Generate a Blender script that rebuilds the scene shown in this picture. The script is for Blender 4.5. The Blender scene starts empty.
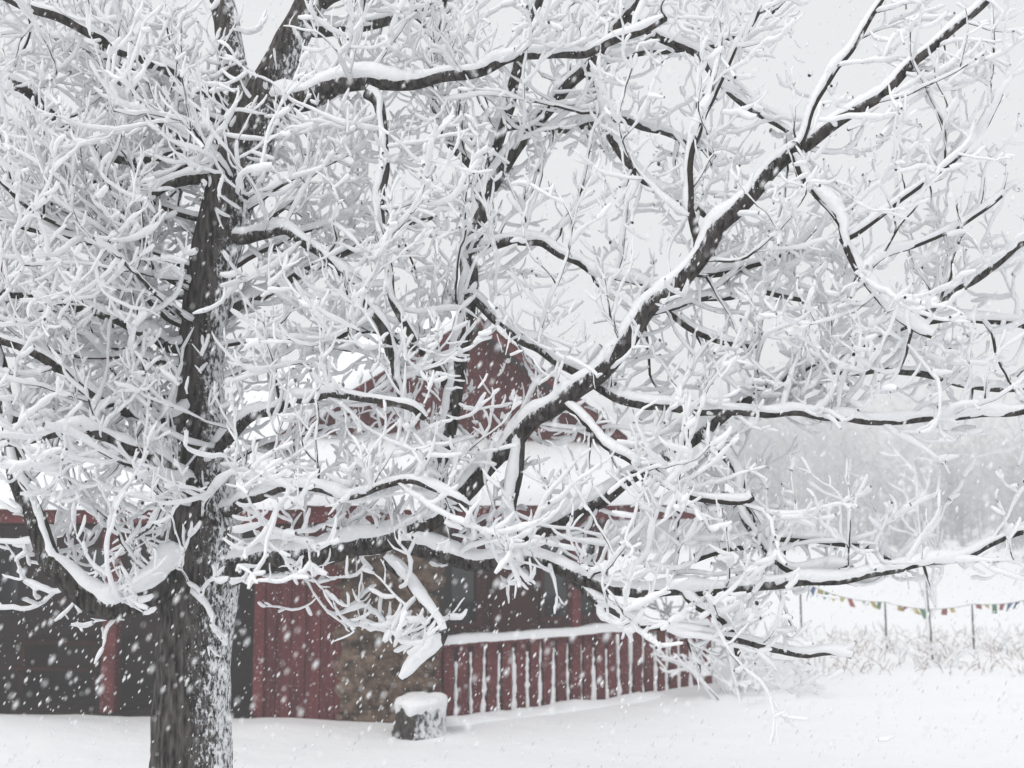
import bpy, math, random
import numpy as np
from mathutils import Vector, noise as mnoise
rng=np.random.default_rng(23); random.seed(5)
scene=bpy.context.scene
# ------------------------------------------------ camera
CAMH=2.9; F=1100.0; TH=math.radians(6.02)
cam=bpy.data.cameras.new("camera"); co=bpy.data.objects.new("camera",cam); scene.collection.objects.link(co)
co.location=(0,0,CAMH); co.rotation_euler=(math.pi/2+TH,0,0)
cam.sensor_width=36; cam.lens=36*F/1024; cam.clip_end=3000; cam.clip_start=0.1
cam.dof.use_dof=True; cam.dof.focus_distance=6.8; cam.dof.aperture_fstop=1.7
scene.camera=co
def S(px,py,Y):
    """survey point: bearing measured in the photo + real distance Y (m) -> world metres"""
    x=(px-512)/F; v=(384-py)/F
    d=np.array([x, math.cos(TH)-v*math.sin(TH), math.sin(TH)+v*math.cos(TH)])
    return np.array([0,0,CAMH])+d*(Y/d[1])
# ------------------------------------------------ materials
def newmat(name):
    m=bpy.data.materials.new(name); m.use_nodes=True
    nt=m.node_tree; b=nt.nodes["Principled BSDF"]; b.inputs["Roughness"].default_value=.9
    b.inputs["Specular IOR Level"].default_value=.2
    return m,nt,b
def matte(name,c1,c2,scale,detail=2,bump=0,dist=.01):
    """light-weight matte material: one noise drives colour and bump"""
    m=bpy.data.materials.new(name); m.use_nodes=True; nt=m.node_tree; N=nt.nodes; L=nt.links; N.clear()
    o=N.new("ShaderNodeOutputMaterial"); d=N.new("ShaderNodeBsdfDiffuse"); L.new(d.outputs[0],o.inputs[0])
    tc=N.new("ShaderNodeTexCoord"); n=N.new("ShaderNodeTexNoise"); n.inputs["Scale"].default_value=scale; n.inputs["Detail"].default_value=detail
    L.new(tc.outputs["Object"],n.inputs["Vector"])
    mx=N.new("ShaderNodeMix"); mx.data_type='RGBA'; mx.inputs[6].default_value=(*c1,1); mx.inputs[7].default_value=(*c2,1); L.new(n.outputs[0],mx.inputs[0]); L.new(mx.outputs[2],d.inputs[0])
    if bump:
        bp=N.new("ShaderNodeBump"); bp.inputs["Strength"].default_value=bump; bp.inputs["Distance"].default_value=dist; L.new(n.outputs[0],bp.inputs["Height"]); L.new(bp.outputs[0],d.inputs["Normal"])
    return m
def noisecol(name,c1,c2,scale,bump=0.3,bscale=None,rough=.9,stretch=(1,1,1),dist=.02,coord="Object",lo=.35,hi=.65,haze_frost=0):
    m,nt,b=newmat(name); N=nt.nodes; L=nt.links
    tc=N.new("ShaderNodeTexCoord"); mp=N.new("ShaderNodeMapping"); mp.inputs["Scale"].default_value=stretch
    L.new(tc.outputs[coord],mp.inputs[0])
    n=N.new("ShaderNodeTexNoise"); n.inputs["Scale"].default_value=scale; n.inputs["Detail"].default_value=6
    L.new(mp.outputs[0],n.inputs["Vector"])
    r=N.new("ShaderNodeValToRGB"); r.color_ramp.elements[0].position=lo; r.color_ramp.elements[1].position=hi
    r.color_ramp.elements[0].color=(*c1,1); r.color_ramp.elements[1].color=(*c2,1)
    L.new(n.outputs[0],r.inputs[0]); col=r.outputs[0]
    if haze_frost:   # pale snow specks; on the red wood they paint haze into the colour
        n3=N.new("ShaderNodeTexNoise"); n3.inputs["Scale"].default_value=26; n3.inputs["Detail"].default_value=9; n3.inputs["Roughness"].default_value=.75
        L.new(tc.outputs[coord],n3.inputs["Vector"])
        mr=N.new("ShaderNodeMapRange"); mr.inputs[1].default_value=.66-haze_frost; mr.inputs[2].default_value=.78-haze_frost; L.new(n3.outputs[0],mr.inputs[0])
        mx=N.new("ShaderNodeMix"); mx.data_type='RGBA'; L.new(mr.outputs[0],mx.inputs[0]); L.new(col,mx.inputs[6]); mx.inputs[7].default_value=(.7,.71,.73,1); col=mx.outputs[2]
    L.new(col,b.inputs["Base Color"])
    if bump:
        n2=N.new("ShaderNodeTexNoise"); n2.inputs["Scale"].default_value=bscale or scale*3; n2.inputs["Detail"].default_value=5
        L.new(mp.outputs[0],n2.inputs["Vector"])
        bp=N.new("ShaderNodeBump"); bp.inputs["Strength"].default_value=bump; bp.inputs["Distance"].default_value=dist
        L.new(n2.outputs[0],bp.inputs["Height"]); L.new(bp.outputs[0],b.inputs["Normal"])
    b.inputs["Roughness"].default_value=rough
    return m
M_snow=matte("snow_ground",(.83,.845,.865),(.88,.89,.905),1.6,5,.6,.08)
M_snowt=matte("snow_clinging",(.80,.81,.83),(.88,.885,.90),45,2,.5,.01)
M_flake=matte("snow_flake",(.8,.81,.83),(.82,.83,.84),1,0)
M_snowr=matte("snow_roof",(.83,.84,.86),(.87,.88,.895),5,4,.4,.04)
M_red=noisecol("red_stained_wood",(.075,.021,.025),(.14,.038,.042),3,.4,20,stretch=(6,6,.6),haze_frost=.08)  # red muted and specked pale: haze painted into the colour
M_redd=noisecol("red_trim",(.10,.025,.028),(.155,.042,.046),4,.3,20,haze_frost=.08)
M_dark=noisecol("dark_interior",(.012,.008,.008),(.035,.022,.02),5,.3)  # dark brown puts the porch shade into the colour of the inner surfaces
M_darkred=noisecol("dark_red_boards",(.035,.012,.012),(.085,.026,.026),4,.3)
M_roof=noisecol("shingle",(.05,.045,.045),(.09,.08,.08),20,.4)
M_stone=noisecol("field_stone",(.04,.026,.02),(.19,.135,.10),7,.6,30,haze_frost=.07)
M_mortar=noisecol("mortar",(.03,.025,.022),(.06,.05,.045),20,.5)
M_frame=noisecol("window_frame",(.1,.03,.03),(.14,.04,.04),5,.1)
M_cord=noisecol("cord",(.1,.1,.1),(.2,.2,.2),5,0)
m,nt,b=newmat("window_glass"); b.inputs["Base Color"].default_value=(.02,.025,.03,1); b.inputs["Roughness"].default_value=.08; b.inputs["Specular IOR Level"].default_value=.5; M_glass=m
# bark with wind-driven snow stuck to it
def barkmat(name,thr,wind,fs=34,c1=(.012,.011,.011),c2=(.10,.092,.086)):
    m,nt,b=newmat(name); N=nt.nodes; L=nt.links
    tc=N.new("ShaderNodeTexCoord")
    mp=N.new("ShaderNodeMapping"); mp.inputs["Scale"].default_value=(1,1,.22); L.new(tc.outputs["Object"],mp.inputs[0])
    n=N.new("ShaderNodeTexNoise"); n.inputs["Scale"].default_value=38; n.inputs["Detail"].default_value=8; L.new(mp.outputs[0],n.inputs["Vector"])
    r=N.new("ShaderNodeValToRGB"); r.color_ramp.elements[0].position=.35; r.color_ramp.elements[1].position=.7
    r.color_ramp.elements[0].color=(*c1,1); r.color_ramp.elements[1].color=(*c2,1); L.new(n.outputs[0],r.inputs[0])
    g=N.new("ShaderNodeNewGeometry"); dt=N.new("ShaderNodeVectorMath"); dt.operation='DOT_PRODUCT'; dt.inputs[1].default_value=wind
    L.new(g.outputs["Normal"],dt.inputs[0])
    mp2=N.new("ShaderNodeMapping"); mp2.inputs["Scale"].default_value=(1,1,.5); L.new(tc.outputs["Object"],mp2.inputs[0])
    n2=N.new("ShaderNodeTexNoise"); n2.inputs["Scale"].default_value=fs; n2.inputs["Detail"].default_value=8; n2.inputs["Roughness"].default_value=.74; L.new(mp2.outputs[0],n2.inputs["Vector"])
    a=N.new("ShaderNodeMath"); a.operation='MULTIPLY_ADD'; a.inputs[1].default_value=3.2; L.new(n2.outputs[0],a.inputs[0]); L.new(dt.outputs["Value"],a.inputs[2])
    mr=N.new("ShaderNodeMapRange"); mr.inputs[1].default_value=thr; mr.inputs[2].default_value=thr+.25; L.new(a.outputs[0],mr.inputs[0])
    mx=N.new("ShaderNodeMix"); mx.data_type='RGBA'; L.new(mr.outputs[0],mx.inputs[0]); L.new(r.outputs[0],mx.inputs[6]); mx.inputs[7].default_value=(.74,.75,.77,1)
    L.new(mx.outputs[2],b.inputs["Base Color"])
    ad=N.new("ShaderNodeMath"); ad.operation='ADD'; L.new(n.outputs[0],ad.inputs[0]); L.new(mr.outputs[0],ad.inputs[1])
    bp=N.new("ShaderNodeBump"); bp.inputs["Strength"].default_value=.8; bp.inputs["Distance"].default_value=.015
    L.new(ad.outputs[0],bp.inputs["Height"]); L.new(bp.outputs[0],b.inputs["Normal"])
    return m
M_bark=barkmat("bark",2.15,(.8,-.2,.3),46,(.014,.013,.013),(.12,.11,.104))
M_limb=barkmat("limb_bark",2.0,(-.35,-.2,.6))
M_twig=matte("twig_bark",(.022,.02,.019),(.075,.066,.06),60,1)
# ------------------------------------------------ mesh helpers
def link(o,parent=None):
    scene.collection.objects.link(o)
    if parent: o.parent=parent
    return o
def empty(name,loc=(0,0,0),rz=0,parent=None):
    e=bpy.data.objects.new(name,None); e.empty_display_size=.2; e.location=loc; e.rotation_euler=(0,0,rz); return link(e,parent)
def npmesh(name,V,Fc,mat,parent=None,smooth=True):
    V=np.asarray(V,np.float32); Fc=np.asarray(Fc,np.int32); k=Fc.shape[1]
    me=bpy.data.meshes.new(name); me.vertices.add(len(V)); me.vertices.foreach_set("co",V.ravel())
    me.loops.add(Fc.size); me.loops.foreach_set("vertex_index",Fc.ravel())
    me.polygons.add(len(Fc)); me.polygons.foreach_set("loop_start",np.arange(len(Fc),dtype=np.int32)*k)
    me.polygons.foreach_set("loop_total",np.full(len(Fc),k,np.int32))
    me.polygons.foreach_set("use_smooth",np.full(len(Fc),smooth,bool))
    me.update(calc_edges=True); me.materials.append(mat)
    return link(bpy.data.objects.new(name,me),parent)
def pymesh(name,V,Fc,mat,parent=None,bevel=0,smooth=False):
    me=bpy.data.meshes.new(name); me.from_pydata([tuple(map(float,v)) for v in V],[],Fc); me.update(); me.materials.append(mat)
    o=link(bpy.data.objects.new(name,me),parent)
    if smooth:
        for p in me.polygons:p.use_smooth=True
    if bevel:
        md=o.modifiers.new("b","BEVEL"); md.width=bevel; md.segments=2
    return o
BF=[(0,3,2,1),(4,5,6,7),(0,1,5,4),(1,2,6,5),(2,3,7,6),(3,0,4,7)]
def bv(x0,x1,y0,y1,z0,z1): return [(x0,y0,z0),(x1,y0,z0),(x1,y1,z0),(x0,y1,z0),(x0,y0,z1),(x1,y0,z1),(x1,y1,z1),(x0,y1,z1)]
def boxes(name,lst,mat,parent,bevel=.008):
    V=[];Fc=[]
    for b_ in lst:
        o=len(V); V+=bv(*b_); Fc+=[tuple(i+o for i in f) for f in BF]
    return pymesh(name,V,Fc,mat,parent,bevel)
def prism(name,poly,th,mat,parent,bevel=0):
    n=len(poly); V=list(poly)+[(p[0],p[1],p[2]-th) for p in poly]
    Fc=[tuple(range(n)),tuple(range(2*n-1,n-1,-1))]+[(i,i+n,(i+1)%n+n,(i+1)%n) for i in range(n)]
    return pymesh(name,V,Fc,mat,parent,bevel)
def snowquad(name,a,b_,c,d,th,parent,nx=40,ny=20,amp=.03,mat=None,seed=0,edge=.12):
    a,b_,c,d=[np.array(q,float) for q in (a,b_,c,d)]
    lx=np.linalg.norm(b_-a); ly=np.linalg.norm(d-a)
    V=[];Fc=[]
    for j in range(ny+1):
        for i in range(nx+1):
            u=i/nx;v=j/ny
            u2=.5-.5*math.cos(math.pi*u)*abs(math.cos(math.pi*u))**-.35 if abs(math.cos(math.pi*u))>1e-4 else .5
            u2=min(max(u2,0),1)
            p=(a*(1-u2)+b_*u2)*(1-v)+(d*(1-u2)+c*u2)*v
            e=min(u2*lx,(1-u2)*lx,v*ly+.0,(1-v)*ly)/edge
            e=math.sqrt(max(0,1-(1-min(e,1))**2))
            nz=mnoise.noise(Vector((p[0]*1.3+seed,p[1]*1.3,p[2])))*amp+mnoise.noise(Vector((p[0]*5+seed,p[1]*5,p[2]*5)))*amp*.4
            V.append((p[0],p[1],p[2]+.004+(th*(.25+.75*e)+nz*(.3+.7*e))))
    n0=len(V)
    for j in range(ny):
        for i in range(nx):
            q=j*(nx+1)+i; Fc.append((q,q+1,q+nx+2,q+nx+1))
    ring=[i for i in range(nx+1)]+[j*(nx+1)+nx for j in range(1,ny+1)]+[ny*(nx+1)+i for i in range(nx-1,-1,-1)]+[j*(nx+1) for j in range(ny-1,0,-1)]
    for k,q in enumerate(ring):
        x,y,z=V[q]; 
        V.append((x,y,z-th*.25-.0-.02-.03*abs(mnoise.noise(Vector((x*4,y*4,seed))))))
    m_=len(ring)
    for k in range(m_):
        Fc.append((ring[k],n0+k,n0+(k+1)%m_,ring[(k+1)%m_]))
    return pymesh(name,V,Fc,mat or M_snowr,parent,smooth=True)
# ------------------------------------------------ ground
def gh(x,y):
    z=.05*mnoise.noise(Vector((x*.25,y*.25,3)))+.02*mnoise.noise(Vector((x*.9,y*.9,7)))+.010*mnoise.noise(Vector((x*3,y*3,7)))
    z+=.26*math.exp(-((x+7.2)/2.6)**2-((y-13.8)/1.0)**2)
    z+=.10*math.exp(-((x+3.0)/1.0)**2-((y-14.2)/.7)**2)+.12*math.exp(-((x-3.4)/1.2)**2-((y-16.6)/1.2)**2)
    if y>22: z+=min((y-22)/40,1)*.5*mnoise.noise(Vector((x*.05,y*.05,1)))
    return z
def axis(lo,hi,fine_lo,fine_hi,fs,n):
    c=list(np.arange(fine_lo,fine_hi,fs)); 
    l=[fine_lo-(fine_lo-lo)*((i/n)**3) for i in range(n,0,-1)]; r=[fine_hi+(hi-fine_hi)*((i/n)**3) for i in range(0,n+1)]
    return l+c+r
xs=axis(-900,900,-12,16,.14,24); ys=axis(-60,1500,2,26,.14,30)
V=[(x,y,gh(x,y)) for y in ys for x in xs]; nx=len(xs)
Fc=[(j*nx+i,j*nx+i+1,(j+1)*nx+i+1,(j+1)*nx+i) for j in range(len(ys)-1) for i in range(nx-1)]
npmesh("snowy_ground",V,Fc,M_snow)
# ------------------------------------------------ tube builder
def tubes(name,B,K,mat,parent,mode="bark",ridge=0):
    P=np.concatenate([b[0] for b in B]); R=np.concatenate([b[1] for b in B]); SN=np.concatenate([np.full(len(b[0]),b[2]) for b in B])
    lens=np.array([len(b[0]) for b in B]); st=np.concatenate([[0],np.cumsum(lens)[:-1]]); en=st+lens-1
    N=len(P); idx=np.arange(N); prv=idx-1; nxt=idx+1; prv[st]=st; nxt[en]=en
    T=P[nxt]-P[prv]; T/=np.linalg.norm(T,axis=1)[:,None]+1e-9
    ref=np.tile(np.array([-.22,-.12,1.0]),(N,1)); 
    if mode=="bark": ref=np.tile(np.array([.3,1.0,.2]),(N,1)) if ridge else ref
    side=np.cross(T,ref); sl=np.linalg.norm(side,axis=1)[:,None]; side/=sl+1e-9
    up=np.cross(side,T)
    first=np.zeros(N,bool); first[st]=True; last=np.zeros(N,bool); last[en]=True
    if mode=="snow":
        h=np.clip(sl[:,0]/1.03,0,1)
        lump=rng.normal(0,1,N); 
        for _ in range(2): lump=(lump[prv]+lump*1.2+lump[nxt])/2.6
        big_=np.clip((R-.006)/.02,0,1)
        lump=np.clip(1+(.24+.28*big_)*lump,.5,1.7)
        low=rng.normal(0,1,N)
        for _ in range(10): low=(low[prv]+low+low[nxt])/3
        lump*=np.clip(1+.9*low,.55,1.35)
        t=(.0104+.105*np.minimum(R,.07))*(1+(SN-1)*.8)*lump*(.4+.6*h)
        steep=np.clip((R-.02)/.03,0,1)*(1-h)     # thick steep limbs shed their snow
        t*=1-.6*steep
        thin=np.clip((.03-R)/.02,0,1)            # thin wood is wrapped a little further round
        c=(.68-.12*thin)*R+.28*t; bb=.55*R+t; aa=(.80*R+.82*t)*(.55+.45*h**.6)*(1-.45*steep)
        sc=np.ones(N); sc[last]=.55; sc[first]=.8
        C=P+up*c[:,None]; A=aa*sc; Bq=bb*sc
    else:
        C=P; A=R.copy(); Bq=R.copy(); A[last]*=.7; Bq[last]*=.7
    th=np.arange(K)*2*math.pi/K
    cs=np.cos(th)[None,:,None]; sn=np.sin(th)[None,:,None]
    rad=np.ones((N,K,1))
    if ridge:
        s=np.concatenate([np.concatenate([[0],np.cumsum(np.linalg.norm(np.diff(b[0],axis=0),axis=1))]) for b in B])[:,None]
        a=th[None,:]
        w=a+.25*np.sin(s*5+2*np.sin(a))+.12*np.sin(s*13+3*a)
        f=np.abs(np.sin(w*7+.6*np.sin(s*9+a*3)))**.6*.5+.3*np.sin(w*17+s*6)+.25*np.sin(a*3+s*2.1)
        rad=rad+(f*ridge)[:,:,None]
    elif mode=="snow":
        rad=rad+rng.normal(0,.08,(N,K,1))
    V=C[:,None,:]+rad*(side[:,None,:]*cs*A[:,None,None]+up[:,None,:]*sn*Bq[:,None,None])
    V=V.reshape(-1,3)
    i=idx[~last]; k=np.arange(K); k2=(k+1)%K
    Fq=np.stack([i[:,None]*K+k,i[:,None]*K+k2,(i[:,None]+1)*K+k2,(i[:,None]+1)*K+k],axis=-1).reshape(-1,4)
    return npmesh(name,V,Fq,mat,parent)
def catmull(C,step,wig=.0):
    C=[np.array(c,float) for c in C]; C=[2*C[0]-C[1]]+C+[2*C[-1]-C[-2]]; out=[]
    for i in range(1,len(C)-2):
        p0,p1,p2,p3=C[i-1:i+3]; n=max(2,int(np.linalg.norm((p2-p1)[:3])/step))
        for k in range(n):
            t=k/n; out.append(.5*((2*p1)+(-p0+p2)*t+(2*p0-5*p1+4*p2-p3)*t*t+(-p0+3*p1-3*p2+p3)*t**3))
    out.append(C[-2]); out=np.array(out)
    if wig:
        w=rng.normal(0,wig,(len(out),3))
        for _ in range(3): w[1:-1]=(w[:-2]+w[1:-1]+w[2:])/3
        out[:,:3]+=w*np.sqrt(3)
    return out
UP=np.array([0,0,1.0])
def unit(v): return v/(math.sqrt(v[0]*v[0]+v[1]*v[1]+v[2]*v[2])+1e-9)
def cross(a,b): return np.array([a[1]*b[2]-a[2]*b[1],a[2]*b[0]-a[0]*b[2],a[0]*b[1]-a[1]*b[0]])
def child_dir(d,lo=35,hi=70,upb=.25):
    r=unit(cross(d,rng.normal(0,1,3))); a=math.radians(rng.uniform(lo,hi))
    v=d*math.cos(a)+r*math.sin(a); v=v+UP*upb*rng.uniform(-.3,1); return unit(v)
LV={1:dict(step=.05,w=.14,sp=.125,L=(.14,.66),r=.0075),2:dict(step=.042,w=.19,sp=.088,L=(.05,.26),r=.0048),3:dict(step=.03,w=.2,sp=9,L=(.05,.12),r=.0036)}
def grow(B,p,d,L,r,lev,maxlev,trop=.05,k=1.0,sn=1.0,ymin=2.9):
    q=LV[min(lev,3)]; st=q['step']; n=max(3,int(L/st)); st=max(L/n,.018); pts=[p.copy()]; d=unit(d); dirs=[d]
    for i in range(n):
        d=unit(d+rng.normal(0,q['w'],3)+UP*trop); p=p+d*st; pts.append(p.copy()); dirs.append(d)
    if pts[-1][1]<ymin: return
    t=np.linspace(0,1,n+1); rad=r*(1-.5*t)
    B.append((np.array(pts),rad,sn))
    if lev<maxlev:
        c=rng.uniform(.3,1)*q['sp']/k; s=0
        for i in range(1,n+1):
            s+=st
            if s>=c:
                s=0; c=q['sp']/k*rng.uniform(.5,1.5)
                l=rng.uniform(*q['L'])*(1-.45*t[i]); 
                grow(B,pts[i],child_dir(dirs[i]),l,min(rad[i]*.8,LV[min(lev+1,3)]['r']*1.2),lev+1,maxlev,trop+.03,k,sn,ymin)
        for _ in range(2 if lev<3 else 1):
            grow(B,pts[-1],child_dir(d,15,40),rng.uniform(.06,.16),rad[-1],3,3,trop,k,sn,ymin)
# ------------------------------------------------ the big tree
D=7.0
def limb(pts,step=.05,wig=.006,R=1.0):
    C=[]
    for (px,py,off,r) in pts:
        s=S(px,py,D+off); C.append([*s,r*(D+off)/F*R])
    o=catmull(C,step,wig); return o[:,:3],np.maximum(o[:,3],.003)
tree=empty("snow_covered_tree",(0,0,0))
stem=[(193,1010,0,62),(193,960,0,50),(192,900,0,42),(191,768,0,38),(194,660,0,35),(200,590,0,36),(205,540,0,34),(204,470,.05,27),(201,400,.1,23),(204,330,.1,22),(216,250,.1,24),(238,170,.1,25),(262,105,.1,22),(290,45,.15,17),(318,-20,.2,12),(350,-120,.2,8)]
fork=[(240,165,.1,17),(236,90,.2,15),(228,30,.3,13),(215,-40,.4,11),(200,-130,.5,8)]
sp,sr=limb(stem,.03,.004); fp,fr=limb(fork,.03,.004)
thick=[(sp,sr,1),(fp,fr,1)]
tubes("trunk",thick,44,M_bark,tree,ridge=.055)
traced=[ # bearing, bearing, depth offset from the trunk, radius ; snow factor ; child density
([(195,545,0,22),(175,575,-.15,17),(140,600,-.3,14),(100,603,-.45,12),(62,575,-.5,11),(35,520,-.5,10),(12,450,-.45,9),(2,380,-.4,8),(-20,300,-.3,7)],2.1,1.1),
([(215,575,0,20),(260,560,-.1,15),(320,552,-.2,13),(380,540,-.3,12),(430,520,-.3,11),(470,485,-.3,10),(520,432,-.35,10),(600,368,-.5,10),(680,275,-.6,9.5),(735,210,-.7,9),(790,155,-.8,8),(870,100,-.9,6),(930,50,-1,5),(990,-5,-1,4),(1050,-60,-1,3)],1.0,1.1),
([(425,530,-.3,10),(440,460,-.2,9),(455,400,-.1,9),(465,320,0,9),(475,230,.1,9),(481,190,.1,8.5),(500,130,.2,7),(520,60,.2,6),(540,-5,.2,5),(560,-70,.2,4)],.9,1.1),
([(479,200,.1,8),(530,130,0,7),(590,60,-.1,6),(640,0,-.2,5.5),(680,-60,-.3,4)],.9,1),
([(400,540,-.3,11),(460,562,-.4,9),(540,560,-.5,8),(600,585,-.6,7),(680,592,-.7,6),(760,585,-.7,6),(850,575,-.7,4.5),(940,560,-.7,4),(1030,528,-.7,4)],1.5,1.1),
([(500,550,-.2,9),(560,520,-.2,9),(620,485,-.2,8),(710,425,-.3,7.5),(770,385,-.3,6),(850,350,-.4,5),(910,328,-.4,5),(960,290,-.5,5),(1030,235,-.5,4)],1.3,1.1),
([(475,300,0,6),(540,350,-.2,6),(600,385,-.4,6),(650,405,-.5,5.5),(760,410,-.6,4.5),(870,420,-.7,4.5),(950,418,-.7,4),(1040,405,-.7,4)],1.7,1.1),
([(760,400,-.2,5),(830,372,-.2,4),(905,372,-.2,4),(970,385,-.2,4),(1050,382,-.2,4)],1.6,1.0),
([(905,322,-.4,4),(960,318,-.4,4),(1040,330,-.4,4)],1.5,1),
([(790,157,-.8,5),(812,190,-.85,5),(840,235,-.9,4.5),(865,280,-.9,4),(905,318,-.9,4),(930,335,-.9,3.5)],2.8,.9),
([(262,110,.1,14),(310,100,0,12),(350,82,-.1,10),(410,82,-.2,7),(470,72,-.3,6),(530,55,-.4,5),(600,50,-.5,4.5),(660,20,-.6,4)],1.9,1.1),
([(215,175,.1,8),(180,180,-.1,6),(140,205,-.2,5),(100,240,-.3,5),(40,230,-.4,4),(-30,205,-.5,4)],2.0,1.1),
([(245,105,.2,8),(190,85,0,6),(130,55,-.2,5),(60,20,-.4,5),(-20,-20,-.5,5)],1.6,1.1),
([(204,340,.1,8),(170,345,.0,6),(120,322,-.3,5),(60,300,-.4,5),(-20,285,-.5,5)],1.9,1.1),
([(203,400,.1,8),(160,420,-.2,6),(100,400,-.5,5),(50,360,-.7,5),(-20,330,-.8,4)],1.8,1.1),
([(205,500,.1,9),(170,470,-.3,7),(110,440,-.6,6),(60,430,-.8,5),(0,440,-.9,5)],1.7,1.2),
([(210,520,.1,9),(245,500,-.3,6),(290,487,-.5,5),(350,492,-.7,4),(410,480,-.8,4),(470,505,-.9,3)],1.6,1.3),
([(205,460,.1,8),(250,420,-.3,6),(310,395,-.6,5),(380,400,-.8,4),(430,410,-.8,4)],1.6,1.2),
([(203,330,.1,8),(250,300,.3,6),(310,270,.5,6),(370,240,.7,5),(440,210,.9,5)],1.4,1.2),
([(225,240,.1,8),(280,230,-.2,6),(330,260,-.4,5),(375,310,-.5,5),(395,370,-.5,5),(410,430,-.5,4)],1.6,1.1),
([(375,90,-.2,6),(385,150,-.3,5),(380,220,-.4,5),(390,290,-.5,4),(410,340,-.5,4)],1.7,1.1),
([(590,70,-.1,6),(605,100,-.15,5),(615,140,-.2,5),(645,180,-.2,4.5),(690,205,-.2,4),(730,235,-.2,3)],2.8,.9),
([(520,440,-.35,6),(514,480,-.4,6),(512,520,-.45,5),(520,560,-.5,4)],2.4,.6),
([(390,560,-.3,6),(425,600,-.5,5),(443,635,-.6,5),(425,660,-.6,4),(400,676,-.6,3)],1.7,1),
([(560,560,-.5,6),(600,600,-.6,5),(650,625,-.7,4),(720,635,-.7,4),(790,650,-.7,4),(850,655,-.7,3)],1.7,1.1),
([(680,592,-.7,5),(720,620,-.7,4),(745,660,-.6,4)],1.5,1.1),
([(700,432,-.3,5),(735,470,-.4,5),(750,530,-.5,4),(790,570,-.6,4),(840,560,-.6,3)],1.5,1.0),
([(470,250,.1,6),(530,240,.0,5),(590,270,-.1,4),(640,285,-.3,4),(700,330,-.4,4),(760,350,-.4,3)],1.7,1.1),
([(640,320,-.5,4),(690,300,-.4,4),(760,290,-.3,4),(830,300,-.3,3),(880,250,-.3,3)],1.4,1.1),
([(560,400,-.4,5),(600,440,-.6,5),(640,470,-.7,4),(700,500,-.8,4),(760,500,-.8,4)],1.6,1.1),
([(318,0,.2,8),(370,-20,.1,6),(430,-30,0,5)],1.2,1.1),
([(300,30,.15,8),(350,30,.4,6),(420,10,.7,5),(490,-20,1,5)],1.5,1.1),
([(-60,60,-.3,7),(20,90,-.2,6),(80,140,-.1,5),(130,160,0,5),(180,150,.2,4)],1.5,1.2),
([(630,20,-.2,5),(700,60,-.3,4.5),(740,100,-.4,4),(790,130,-.6,3)],1.5,1),
([(700,245,-.6,5),(690,190,-.7,4),(700,120,-.8,4),(730,60,-.8,3),(760,0,-.8,3)],1.5,1),
([(800,150,-.8,5),(815,100,-.8,4),(850,50,-.8,4),(880,0,-.8,3)],1.4,1),
([(840,235,-.9,4),(880,215,-.9,3.5),(930,180,-.9,3),(975,140,-.9,3),(1005,95,-.9,3)],1.4,1),
([(860,270,-.9,4),(910,245,-.8,3),(960,225,-.8,3),(1000,200,-.8,3)],1.3,1),
([(680,275,-.5,4),(730,270,-.3,4),(790,250,-.1,3),(850,200,.1,3)],1.3,1),
([(485,180,.1,6),(450,140,.2,5),(430,90,.3,4),(440,20,.4,4),(455,-40,.5,4)],1.3,1.1),
([(505,120,.2,5),(560,130,.3,4),(620,120,.4,4),(680,140,.5,3),(740,170,.5,3)],1.4,1.1),
([(560,95,0,4),(610,60,.2,4),(680,50,.4,4),(750,30,.5,3),(800,-20,.5,3)],1.3,1.1),
([(455,400,-.1,5),(420,350,-.2,4),(370,330,-.2,4),(320,340,-.3,4)],1.4,1.1),
([(700,560,-.6,4),(780,540,-.5,4),(860,545,-.5,4),(910,570,-.5,3)],1.5,1.0),
]
B=[]
for pts,sn,kd in traced:
    P,R=limb(pts,.045,.013); B.append((P,R,sn))
    T=np.gradient(P,axis=0); s=0; c=.1
    for i in range(2,len(P)):
        ds=np.linalg.norm(P[i]-P[i-1]); s+=ds
        if s>c and -4.1<P[i][0]<4.0 and P[i][2]<6.55:
            x_=P[i][0]
            s=0; c=rng.uniform(.08,.23)/kd*(.98 if x_<-.6 else 1.0 if x_<1.8 else 1.25)
            f=i/len(P)
            d=child_dir(unit(T[i]),35,80,.3)
            LL=rng.uniform(.25,1.25)*(1-.35*f)
            if x_>1.6 and P[i][2]<2.7: LL*=.6      # low outer twigs are short: the field shows beneath
            grow(B,P[i],d,LL,min(R[i]*.6,rng.uniform(.006,.012)),1,3,.04,.93,.85+.2*min(sn,1.8))
for j in range(36):
    i=rng.integers(90,len(sp)-60); p=sp[i]; 
    az=rng.uniform(0,2*math.pi) if j%3 else rng.uniform(math.pi*.6,math.pi*1.2)
    d=unit(np.array([math.cos(az),math.sin(az)*.9,rng.uniform(.0,.6)]))
    L=rng.uniform(1.3,2.7)
    if d[1]<-.4: L=min(L,1.4)
    q=p.copy(); pts=[q.copy()]; 
    n=int(L/.05)
    for k in range(n):
        d=unit(d+rng.normal(0,.11,3)+UP*rng.normal(.0,.03)); q=q+d*.05; pts.append(q.copy())
    P=np.array(pts); r0=rng.uniform(.015,.028); R=r0*(1-.72*np.linspace(0,1,len(P))); B.append((P,R,1.4))
    T=np.gradient(P,axis=0); s=0;c=.15
    for k in range(6,len(P)):
        s+=.05
        if s>c and P[k][1]>3.2 and P[k][0]>-4.3 and P[k][2]<6.55:
            s=0;c=rng.uniform(.1,.26)
            grow(B,P[k],child_dir(unit(T[k]),35,75,.25),rng.uniform(.3,1.0),min(R[k]*.6,.012),1,3,.04,.88,1.05)
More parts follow.
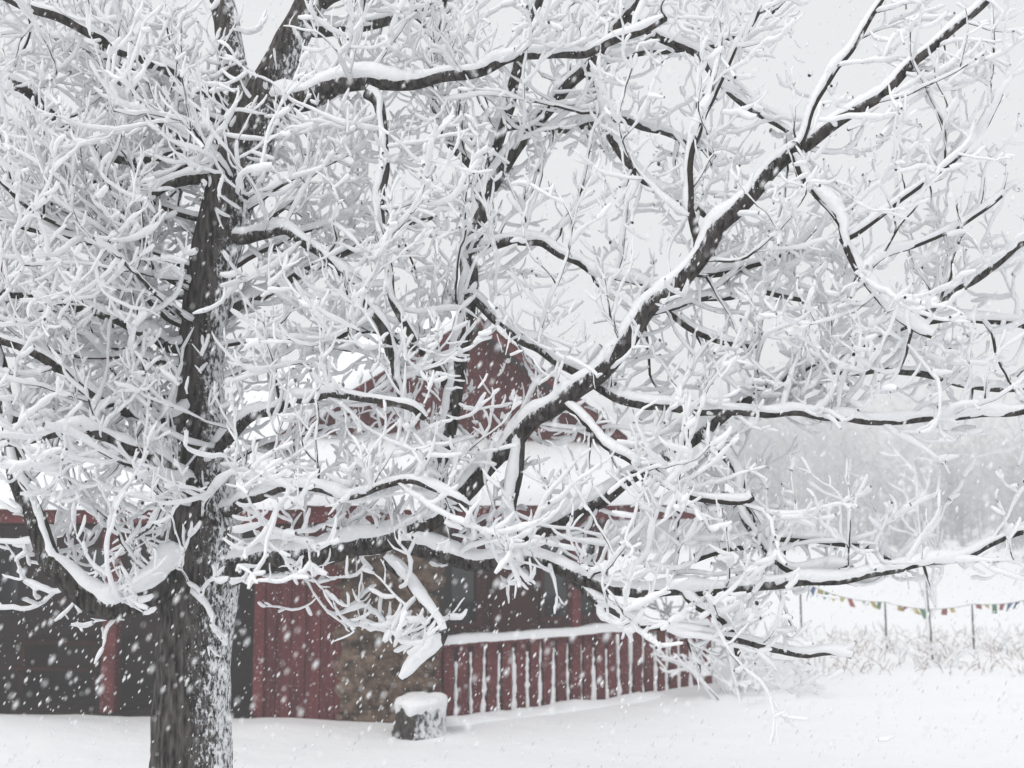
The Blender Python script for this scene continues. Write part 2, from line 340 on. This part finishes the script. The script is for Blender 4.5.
# prune: clear the face of the main stem, thin the crown in front of the gable and high in the middle,
# keep the low right edge and the ground around the stump open
def keep(b):
    if b[1][0]>.0145: return True
    m=b[0][len(b[0])//2]; e_=b[0][-1]
    u=m[0]/m[1]; v=(m[2]-CAMH)/m[1]; ve=(e_[2]-CAMH)/e_[1]; ue=e_[0]/e_[1]
    if -.16<u<.03 and min(v,ve)<-.138 and b[1][0]<.0145: return False
    if u<-.13 and v<-.10 and rng.random()<.5: return False
    if 3.1<m[2]<5.8 and m[1]<sp[np.argmin(abs(sp[:,2]-m[2]))][1]+.05:
        sx=sp[np.argmin(abs(sp[:,2]-m[2]))][0]*m[1]/7.05
        if abs(m[0]-sx)<.16*m[1]/7.05: return rng.random()<.22
    if -.14<u<.11 and .045<v<.16: return rng.random()<.6
    if -.02<u<.36 and v>.24: return rng.random()<.78
    if u>.27 and v<-.072: return rng.random()<.12
    return True
B=[b for b in B if keep(b)]
print("branches",len(B),"pts",sum(len(b[0]) for b in B))
big=[b for b in B if b[1][0]>.03]; small=[b for b in B if b[1][0]<=.03]
tubes("limbs",big,14,M_limb,tree,ridge=.04)
tubes("twigs",small,4,M_twig,tree)
tubes("snow_on_branches",B,6,M_snowt,tree,mode="snow")
# ------------------------------------------------ house
house=empty("red_house",(0,0,0))
W=empty("west_wing",(-2.0,14.9,0),math.radians(-5),house)
Mh=empty("main_block",(-1.6,14.9,0),math.radians(32),house)
def vboards(name,x0,x1,y,z0,z1,par,mat=M_red,w=.2,axis='x'):
    l=[];x=x0
    while x<x1-.02:
        e=min(x+w,x1); o=random.uniform(0,.008)
        if axis=='x': l.append((x+.004,e-.004,y-.03-o,y,z0,z1))
        else: l.append((y-.03-o,y,x+.004,e-.004,z0,z1))
        x=e
    return boxes(name,l,mat,par,.004)
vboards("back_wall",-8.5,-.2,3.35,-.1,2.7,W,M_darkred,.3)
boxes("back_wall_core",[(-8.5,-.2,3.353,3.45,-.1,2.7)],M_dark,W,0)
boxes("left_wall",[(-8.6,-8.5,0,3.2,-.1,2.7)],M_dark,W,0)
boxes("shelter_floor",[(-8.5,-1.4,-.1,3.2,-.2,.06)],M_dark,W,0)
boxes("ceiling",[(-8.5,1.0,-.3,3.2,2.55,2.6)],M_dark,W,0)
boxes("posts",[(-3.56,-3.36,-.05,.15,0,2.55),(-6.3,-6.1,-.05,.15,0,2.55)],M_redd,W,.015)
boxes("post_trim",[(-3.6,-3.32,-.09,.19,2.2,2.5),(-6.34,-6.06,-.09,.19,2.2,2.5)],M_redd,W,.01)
boxes("shelter_windows",[(-7.6,-6.6,3.25,3.29,1,2.1),(-5.6,-4.5,3.25,3.29,1,2.1),(-3.0,-2.1,3.25,3.29,.1,2.1)],M_glass,W,0)
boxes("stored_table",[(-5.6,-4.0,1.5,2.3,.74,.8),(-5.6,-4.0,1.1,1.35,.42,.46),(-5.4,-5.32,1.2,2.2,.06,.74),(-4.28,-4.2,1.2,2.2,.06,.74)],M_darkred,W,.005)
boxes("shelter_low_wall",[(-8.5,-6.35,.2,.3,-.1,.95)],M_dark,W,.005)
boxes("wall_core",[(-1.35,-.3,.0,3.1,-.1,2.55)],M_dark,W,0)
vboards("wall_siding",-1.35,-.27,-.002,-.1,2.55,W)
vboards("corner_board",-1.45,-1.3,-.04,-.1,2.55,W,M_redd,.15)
boxes("chimney_core",[(-.25,.98,.0,1.6,-.1,2.55)],M_mortar,W,0)
SV=[];SF=[]
import bmesh
bm=bmesh.new(); bmesh.ops.create_icosphere(bm,subdivisions=2,radius=1); iv=np.array([v.co[:] for v in bm.verts]); ifc=np.array([[v.index for v in f.verts] for f in bm.faces]); bm.free()
ivb=np.sign(iv)*np.abs(iv)**.75
for i in range(620):
    s=random.uniform(.05,.13); c=np.array([random.uniform(-.25,.98),-.0+random.uniform(-.02,.02),random.uniform(-.05,2.5)])
    n=rng.normal(0,.12,ivb.shape); SV.append((ivb+n)*np.array([s*random.uniform(.8,1.5),.05,s*random.uniform(.6,.9)])+c); SF.append(ifc+len(iv)*len(SF))
npmesh("stone_wall",np.concatenate(SV),np.concatenate(SF),M_stone,W,smooth=True)
prism("wing_roof_front",[(-9,-.7,2.8),(1.0,-.7,2.8),(1.0,3.0,4.0),(-9,3.0,4.0)],.1,M_roof,W)
prism("wing_roof_back",[(-9,3.0,4.0),(1.0,3.0,4.0),(1.0,6.6,2.8),(-9,6.6,2.8)],.1,M_roof,W)
boxes("wing_fascia",[(-9,1.0,-.76,-.703,2.6,2.82)],M_redd,W,.006)
snowquad("wing_roof_snow",(-9.1,-.85,2.8),(1.0,-.85,2.8),(1.0,3.05,4.0),(-9.1,3.05,4.0),.24,W,90,30,seed=1)
snowquad("wing_roof_snow_back",(-9.1,3.0,4.0),(1.0,3.0,4.0),(1.0,6.7,2.8),(-9.1,6.7,2.8),.22,W,40,12,seed=2)
gx0,gx1=-.8,4.95; cx=(gx0+gx1)/2; HW=(gx1-gx0)/2
GB0,GP=4.02,5.85
boxes("main_walls",[(gx0+.03,gx1-.03,1.83,8,-.1,GB0-.05)],M_dark,Mh,0)
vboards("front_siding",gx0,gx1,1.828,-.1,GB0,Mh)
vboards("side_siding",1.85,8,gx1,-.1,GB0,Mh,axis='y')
boxes("main_windows",[(1.2,2.3,1.77,1.79,1.0,2.2),(3.6,4.6,1.77,1.79,1.0,2.2)],M_glass,Mh,0)
boxes("front_door",[(2.6,3.3,1.75,1.79,.05,2.15)],M_frame,Mh,.01)
fr_=[]
for a0,a1 in((1.2,2.3),(3.6,4.6)):
    fr_+=[(a0-.08,a0,1.73,1.795,.92,2.28),(a1,a1+.08,1.73,1.795,.92,2.28),(a0,a1,1.73,1.795,.92,.998),(a0,a1,1.73,1.795,2.202,2.28),((a0+a1)/2-.02,(a0+a1)/2+.02,1.74,1.768,1,2.2)]
boxes("window_frames",fr_,M_redd,Mh,.004)
pz0,pz1=3.85,GP-.08
GV=[];GF=[]; z=pz0
while z<pz1-.02:
    z2=min(z+.17,pz1-.01)
    hw=lambda zz:HW*min(1,(pz1-zz)/(pz1-GB0))
    o=len(GV); a,b2=hw(z),hw(z2)
    GV+=[(cx-a,1.77,z),(cx+a,1.77,z),(cx+b2,1.79,z2),(cx-b2,1.79,z2),(cx-a,1.9,z),(cx+a,1.9,z),(cx+b2,1.9,z2),(cx-b2,1.9,z2)]
    GF+=[tuple(i+o for i in f) for f in [(0,1,2,3),(0,4,5,1),(1,5,6,2),(3,7,4,0)]]; z=z2
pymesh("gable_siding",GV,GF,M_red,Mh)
ov=.35; sl=(GP-GB0)/HW
ze=GB0-ov*sl*.9
prism("upper_roof_left",[(cx-HW-ov,1.45,ze),(cx,1.45,GP),(cx,8.2,GP),(cx-HW-ov,8.2,ze)],.1,M_roof,Mh)
prism("upper_roof_right",[(cx,1.45,GP),(cx+HW+ov,1.45,ze),(cx+HW+ov,8.2,ze),(cx,8.2,GP)],.1,M_roof,Mh)
prism("rake_left",[(cx-HW-ov,1.40,ze+.03),(cx,1.40,GP+.03),(cx,1.447,GP+.03),(cx-HW-ov,1.447,ze+.03)],.2,M_redd,Mh)
prism("rake_right",[(cx,1.40,GP+.03),(cx+HW+ov,1.40,ze+.03),(cx+HW+ov,1.447,ze+.03),(cx,1.447,GP+.03)],.2,M_redd,Mh)
snowquad("upper_snow_left",(cx-HW-.05-ov,1.34,ze-.02),(cx+.02,1.34,GP),(cx+.02,8.25,GP),(cx-HW-.05-ov,8.25,ze-.02),.2,Mh,30,40,seed=3)
snowquad("upper_snow_right",(cx-.02,1.34,GP),(cx+HW+.05+ov,1.34,ze-.02),(cx+HW+.05+ov,8.25,ze-.02),(cx-.02,8.25,GP),.2,Mh,30,40,seed=4)
RX=5.75; RI=4.8
prism("porch_roof",[(-1.5,-.6,2.85),(RX,-.6,2.85),(RI,1.8,3.62),(-.7,1.8,3.62)],.08,M_roof,Mh)
prism("side_roof",[(RX,-.6,2.85),(RX,8,2.85),(RI,8,3.62),(RI,1.8,3.62)],.08,M_roof,Mh)
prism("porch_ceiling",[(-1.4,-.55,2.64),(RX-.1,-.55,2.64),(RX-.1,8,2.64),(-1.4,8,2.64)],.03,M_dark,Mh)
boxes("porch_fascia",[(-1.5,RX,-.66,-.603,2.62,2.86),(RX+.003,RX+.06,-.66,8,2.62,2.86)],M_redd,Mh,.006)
snowquad("porch_snow",(-1.6,-.75,2.85),(RX+.1,-.75,2.85),(RI,1.85,3.64),(-.7,1.85,3.64),.26,Mh,70,26,seed=5)
snowquad("side_snow",(RX+.15,-.72,2.85),(RX+.15,8,2.85),(RI-.05,8,3.64),(RI-.05,1.8,3.64),.26,Mh,60,16,seed=6)
boxes("porch_posts",[(2.7,2.84,-.35,-.21,0,2.6)],M_redd,Mh,.01)
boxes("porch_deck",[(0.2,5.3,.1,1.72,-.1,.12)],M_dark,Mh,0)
# ------------------------------------------------ railing
a=S(441,716,15.0); b_=S(702,682,17.35)
ang=math.atan2(b_[1]-a[1],b_[0]-a[0]); LN=math.hypot(b_[0]-a[0],b_[1]-a[1])
rail=empty("porch_railing",(a[0],a[1],0),ang)
HT=1.0
n=20; sp_=LN/n; pk=[]
for i in range(n):
    x=i*sp_+.03; j=random.uniform(-.012,.012); pk.append((x+j,x+sp_*.66+j,-.02+random.uniform(-.006,.006),.02,-.08,HT-.06))
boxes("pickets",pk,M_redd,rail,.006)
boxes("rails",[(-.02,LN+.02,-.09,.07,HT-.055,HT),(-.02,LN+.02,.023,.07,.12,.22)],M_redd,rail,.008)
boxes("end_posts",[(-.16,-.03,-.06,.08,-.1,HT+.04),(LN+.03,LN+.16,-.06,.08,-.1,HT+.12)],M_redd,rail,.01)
snowquad("rail_snow",(-.18,-.11,HT),(LN+.1,-.11,HT),(LN+.1,.09,HT),(-.18,.09,HT),.085,rail,160,8,amp=.045,mat=M_snowt,seed=8,edge=.06)
PS=[]
for i in range(n):
    x=i*sp_+.03+sp_*.69; top=HT-.08-random.uniform(0,.25)
    m_=16; zz=np.linspace(top,-.05,m_); P=np.stack([x+.012*np.cumsum(rng.normal(0,.35,m_))+.02,np.full(m_,-.012)+rng.normal(0,.004,m_),zz],1)
    PS.append((P,np.clip(.009+.030*(1-zz/HT)*rng.uniform(.5,1.4)+rng.normal(0,.008,m_),.004,.055),1))
tubes("snow_between_pickets",PS,7,M_snowt,rail)
snowquad("deck_snow",(0,.08,.12),(LN,.08,.12),(LN,.5,.12),(0,.5,.12),.3,rail,40,8,seed=9)
snowquad("foot_drift",(-.2,-.42,-.06),(LN+.3,-.42,-.06),(LN+.3,.0,-.02),(-.2,.0,-.02),.10,rail,90,8,amp=.09,mat=M_snow,seed=12,edge=.3)
# ------------------------------------------------ stump
sc=S(418,731,14.2); stump=empty("tree_stump",(sc[0],sc[1],gh(sc[0],sc[1])-.03)); stump.scale=(1.08,1.05,.92)
K=40;Vs=[];Fs=[]
for j,(z,r) in enumerate([(-.1,.36),(0,.34),(.08,.305),(.2,.29),(.32,.285),(.42,.28),(.44,.26),(.44,.0)]):
    for k in range(K):
        t=2*math.pi*k/K; rr=r*(1+.06*math.sin(3*t+1)+.035*math.sin(11*t+z*5)+.02*math.sin(23*t))
        Vs.append((rr*math.cos(t)+z*.05,rr*math.sin(t),z))
for j in range(7):
    for k in range(K): Fs.append((j*K+k,j*K+(k+1)%K,(j+1)*K+(k+1)%K,(j+1)*K+k))
M_bark2=barkmat("stump_bark",1.98,(.75,-.2,.3),20)
pymesh("stump_body",Vs,Fs,M_bark2,stump,smooth=True)
Vs=[];Fs=[]
for j,(z,r) in enumerate([(.33,.28),(.39,.30),(.45,.315),(.50,.30),(.535,.25),(.55,.17),(.555,.08),(.556,0)]):
    for k in range(K):
        t=2*math.pi*k/K; nn_=mnoise.noise(Vector((math.cos(t)*1.6,math.sin(t)*1.6,z*3)))
        rr=r*(1+.06*math.sin(3*t+1)+.1*nn_)
        dz=.12*mnoise.noise(Vector((math.cos(t)*2.4,math.sin(t)*2.4,9)))*(1 if j<2 else 0)
        Vs.append((rr*math.cos(t)+.02,rr*math.sin(t),z+dz+.03*mnoise.noise(Vector((math.cos(t)*r*6,math.sin(t)*r*6,2)))+.05*(rr*math.cos(t))))
for j in range(7):
    for k in range(K): Fs.append((j*K+k,j*K+(k+1)%K,(j+1)*K+(k+1)%K,(j+1)*K+k))
pymesh("snow_cap",Vs,Fs,M_snowt,stump,smooth=True)
# ------------------------------------------------ sapling, shrubs, grass
def planted(name,x,y,stems,hgt,spread,r,k=.8,maxlev=2,sn=1.2,lean=0):
    e=empty(name,(0,0,0)); BB=[]
    for i in range(stems):
        az=rng.uniform(0,6.28); d=unit(np.array([math.cos(az)*spread+lean,math.sin(az)*spread,1]))
        p=np.array([x+rng.normal(0,.06*stems**.5),y+rng.normal(0,.06*stems**.5),-.05]); L=hgt*rng.uniform(.7,1.1) if stems>1 else hgt; n=int(L/.06)
        pts=[p.copy()]; g=rng.uniform(0,.05) if spread>.3 else 0
        wd=.07 if stems>1 else .025
        for q in range(n): d=unit(d+rng.normal(0,wd,3)-UP*g); p=p+d*.06; pts.append(p.copy())
        P=np.array(pts); R=r*(1-.7*np.linspace(0,1,len(P))); BB.append((P,R,sn)); s=0
        for q in range(max(4,n//6),len(P)):
            s+=.06
            if s>.16/k:
                s=0; grow(BB,P[q],child_dir(unit(P[q]-P[q-1]),35,70,.2),rng.uniform(.2,.7)*hgt/2.6,min(R[q]*.7,.012),1,maxlev,.02,.7,sn)
    tubes("stems",BB,5,M_twig,e); tubes("snow",BB,6,M_snowt,e,mode="snow"); return e
s_=S(930,655,20.6); planted("young_tree",s_[0],s_[1],1,3.7,.03,.045,sn=2.2,k=.8)
s_=S(745,690,16.3); planted("snowy_shrub",s_[0],s_[1],12,1.5,.7,.014,sn=2.2,k=.8)
s_=S(785,684,16.6); planted("snowy_shrub",s_[0],s_[1],7,.8,.8,.012,sn=2.2,k=.8)
s_=S(700,690,17.4); planted("snowy_shrub",s_[0],s_[1]+.8,7,2.0,.4,.014,sn=2.2,k=.8)
s_=S(935,668,19.6); planted("snowy_shrub",s_[0],s_[1],12,.6,.8,.01,sn=1.2,k=.7)
s_=S(900,650,21.6); planted("snowy_shrub",s_[0],s_[1],8,.55,.9,.01,sn=1.2,k=.7)
s_=S(1000,650,21.6); planted("snowy_shrub",s_[0],s_[1],8,.6,.9,.01,sn=1.2,k=.7)
M_dry=noisecol("dry_stalk",(.2,.13,.1),(.38,.29,.24),5,0)
GB=[]
for i in range(420):
    px=rng.uniform(800,1060); y=rng.uniform(18.5,25); x=(px-512)/F*y; z=gh(x,y)-.02; h=rng.uniform(.1,.34)
    t=np.linspace(0,1,5)[:,None]; d=np.array([rng.normal(0,.3),rng.normal(0,.3),1])
    P=np.array([x,y,z])+t*d*h+t**2*np.array([rng.normal(0,.1),rng.normal(0,.1),-.05]); GB.append((P,np.full(5,.005),1))
tubes("dry_grass",GB,4,M_dry,None)
# ------------------------------------------------ prayer flags
flags=empty("prayer_flags",(0,0,0))
fcols=[("blue",(.10,.15,.27)),("white",(.7,.7,.7)),("red",(.36,.14,.13)),("green",(.14,.24,.17)),("yellow",(.5,.42,.18))]
FM=[noisecol("flag_"+n_,tuple(c*.85 for c in c_),c_,8,.2) for n_,c_ in fcols]
anch=[S(800,580,23),S(885,602,22),S(972,604,22),S(1060,588,23)]
allV=[[] for _ in range(5)]; CB=[]; kk=0
for a_,c_ in zip(anch[:-1],anch[1:]):
    nn=24; t=np.linspace(0,1,nn); sag=.12*4*t*(1-t)
    P=a_[None]*(1-t[:,None])+c_[None]*t[:,None]; P[:,2]-=sag; CB.append((P,np.full(nn,.006),1))
    for i in range(1,nn-2,2):
        if rng.random()<.15: continue
        p,q=P[i],P[i]+(P[i+1]-P[i])*rng.uniform(1.1,1.7); h=rng.uniform(.07,.19); sw=rng.normal(0,.08,2)
        c0=[p,q,q+[sw[0],sw[1],-h],p+[sw[0]*.5,sw[1]-.03,-h*rng.uniform(.6,1)]]; allV[rng.integers(0,5)].append(c0); kk+=1
for i in range(5):
    V=[v for f in allV[i] for v in f]; 
    if V: pymesh("flags_"+fcols[i][0],V,[(4*j,4*j+1,4*j+2,4*j+3) for j in range(len(allV[i]))],FM[i],flags)
tubes("cord",CB,5,M_cord,flags)
PB=[]
for an in anch:
    PB.append((np.array([[an[0],an[1],gh(an[0],an[1])-.1+k*(an[2]+.1)/6] for k in range(7)]),np.full(7,.018),1.0))
tubes("flag_posts",PB,8,M_limb,flags)
# ------------------------------------------------ distant woodland
def woods(name,n,y0,y1,h0,h1,col,tw,wd,seed,xr=1.0):
    r=np.random.default_rng(seed); V=[];
    for i in range(n):
        y=r.uniform(y0,y1); x=r.uniform(-.62,.75)*y*xr; h=r.uniform(h0,h1)*(1+.18*math.sin(x*.09+seed)); base=np.array([x,y,gh(x,y)-.2])
        segs=[(base,base+[r.normal(0,.25),0,h*.9],wd*2.2)]
        m=tw; t=r.uniform(.05,1,m)**.8; az=r.uniform(0,6.28,m); L=h*r.uniform(.1,.36,m)*(1.15-t)
        for q in range(m):
            p=base+np.array([0,0,h*.95*t[q]])+np.array([math.cos(az[q]),math.sin(az[q]),0])*r.uniform(0,.12)*h
            e=p+np.array([math.cos(az[q])*L[q],math.sin(az[q])*L[q],L[q]*r.uniform(-.1,1.3)])
            segs.append((p,e,wd*r.uniform(.5,1.2)))
        for p,e,w in segs:
            dd=unit(e-p); s1=unit(cross(dd,[.2,1,.1]))*w; s2=unit(cross(dd,s1))*w
            V+=[p+s1,p-s1*.5+s2,p-s1*.5-s2,e]
    V=np.array(V); k=np.arange(len(V)//4)[:,None]*4
    Fq=np.concatenate([k+np.array([[0,1,3]]),k+np.array([[1,2,3]]),k+np.array([[2,0,3]])])
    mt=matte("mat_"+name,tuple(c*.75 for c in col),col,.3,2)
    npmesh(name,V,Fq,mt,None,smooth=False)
woods("distant_brush",420,62,78,1.5,3.6,(.46,.47,.49),46,.035,3)  # snow-pale layers, paler farther back: haze put into the colour
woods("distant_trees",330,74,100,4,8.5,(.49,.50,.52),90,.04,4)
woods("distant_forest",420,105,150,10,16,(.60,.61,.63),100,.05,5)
# ------------------------------------------------ falling snow
nF=36000
y=rng.uniform(2.4**.6,38**.6,nF)**(1/.6); x=rng.uniform(-.6,.6,nF)*y; z=CAMH+rng.uniform(-.33,.56,nF)*y
ok=z>0; C=np.stack([x,y,z],1)[ok]; nF=len(C); r=(.0016+.0044*rng.random(nF)**2)*(1+C[:,1]/26)
oc=np.array([[1,0,0],[-1,0,0],[0,1,0],[0,-1,0],[0,0,2.4],[0,0,-2.4]],float)
oc[:,0]+=oc[:,2]*.45
V=(C[:,None,:]+oc[None]*r[:,None,None]).reshape(-1,3)
of=np.array([[0,2,4],[2,1,4],[1,3,4],[3,0,4],[2,0,5],[1,2,5],[3,1,5],[0,3,5]])
Fq=(np.arange(nF)[:,None,None]*6+of[None]).reshape(-1,3)
npmesh("falling_snow",V,Fq,M_flake,None)
# ------------------------------------------------ snow haze in the air (homogeneous volume, made to glow in place of scattered light)
SKYL=(.785,.79,.80)
hz=boxes("glowing_haze",[(-260,260,-12,320,-3,70)],M_snow,None,0); hz.data.materials.clear()
m=bpy.data.materials.new("haze"); m.use_nodes=True; nt=m.node_tree; nt.nodes.clear()
o=nt.nodes.new("ShaderNodeOutputMaterial"); ab=nt.nodes.new("ShaderNodeVolumeAbsorption"); em=nt.nodes.new("ShaderNodeEmission"); ad=nt.nodes.new("ShaderNodeAddShader")
SIG=.005
ab.inputs[0].default_value=(0,0,0,1); ab.inputs[1].default_value=SIG
em.inputs[0].default_value=(*SKYL,1); em.inputs[1].default_value=SIG*1.02
nt.links.new(ab.outputs[0],ad.inputs[0]); nt.links.new(em.outputs[0],ad.inputs[1]); nt.links.new(ad.outputs[0],o.inputs["Volume"])
hz.data.materials.append(m)
# ------------------------------------------------ light
w=bpy.data.worlds.new("World"); scene.world=w; w.use_nodes=True; nt=w.node_tree; N=nt.nodes; L=nt.links
bg=N["Background"]; out=N["World Output"]
sky=N.new("ShaderNodeTexSky"); sky.sky_type='NISHITA'; sky.sun_disc=False; sky.sun_elevation=math.radians(50); sky.sun_rotation=math.radians(225); sky.dust_density=6; sky.air_density=1
hs=N.new("ShaderNodeHueSaturation"); hs.inputs["Saturation"].default_value=.25; L.new(sky.outputs[0],hs.inputs["Color"]); L.new(hs.outputs[0],bg.inputs[0]); bg.inputs[1].default_value=.05
b2=N.new("ShaderNodeBackground"); b2.inputs[0].default_value=(.75,.757,.768,1); b2.inputs[1].default_value=.99
ad=N.new("ShaderNodeAddShader"); L.new(bg.outputs[0],ad.inputs[0]); L.new(b2.outputs[0],ad.inputs[1]); L.new(ad.outputs[0],out.inputs[0])
sl_=bpy.data.lights.new("sun","SUN"); sl_.energy=.85; sl_.angle=math.radians(25); sl_.color=(1,.98,.95)
so=link(bpy.data.objects.new("sun",sl_)); 
so.rotation_euler=Vector((-.45,-.45,.78)).to_track_quat('Z','Y').to_euler()
scene.view_settings.view_transform='Standard'; scene.view_settings.look='None'; scene.view_settings.exposure=0
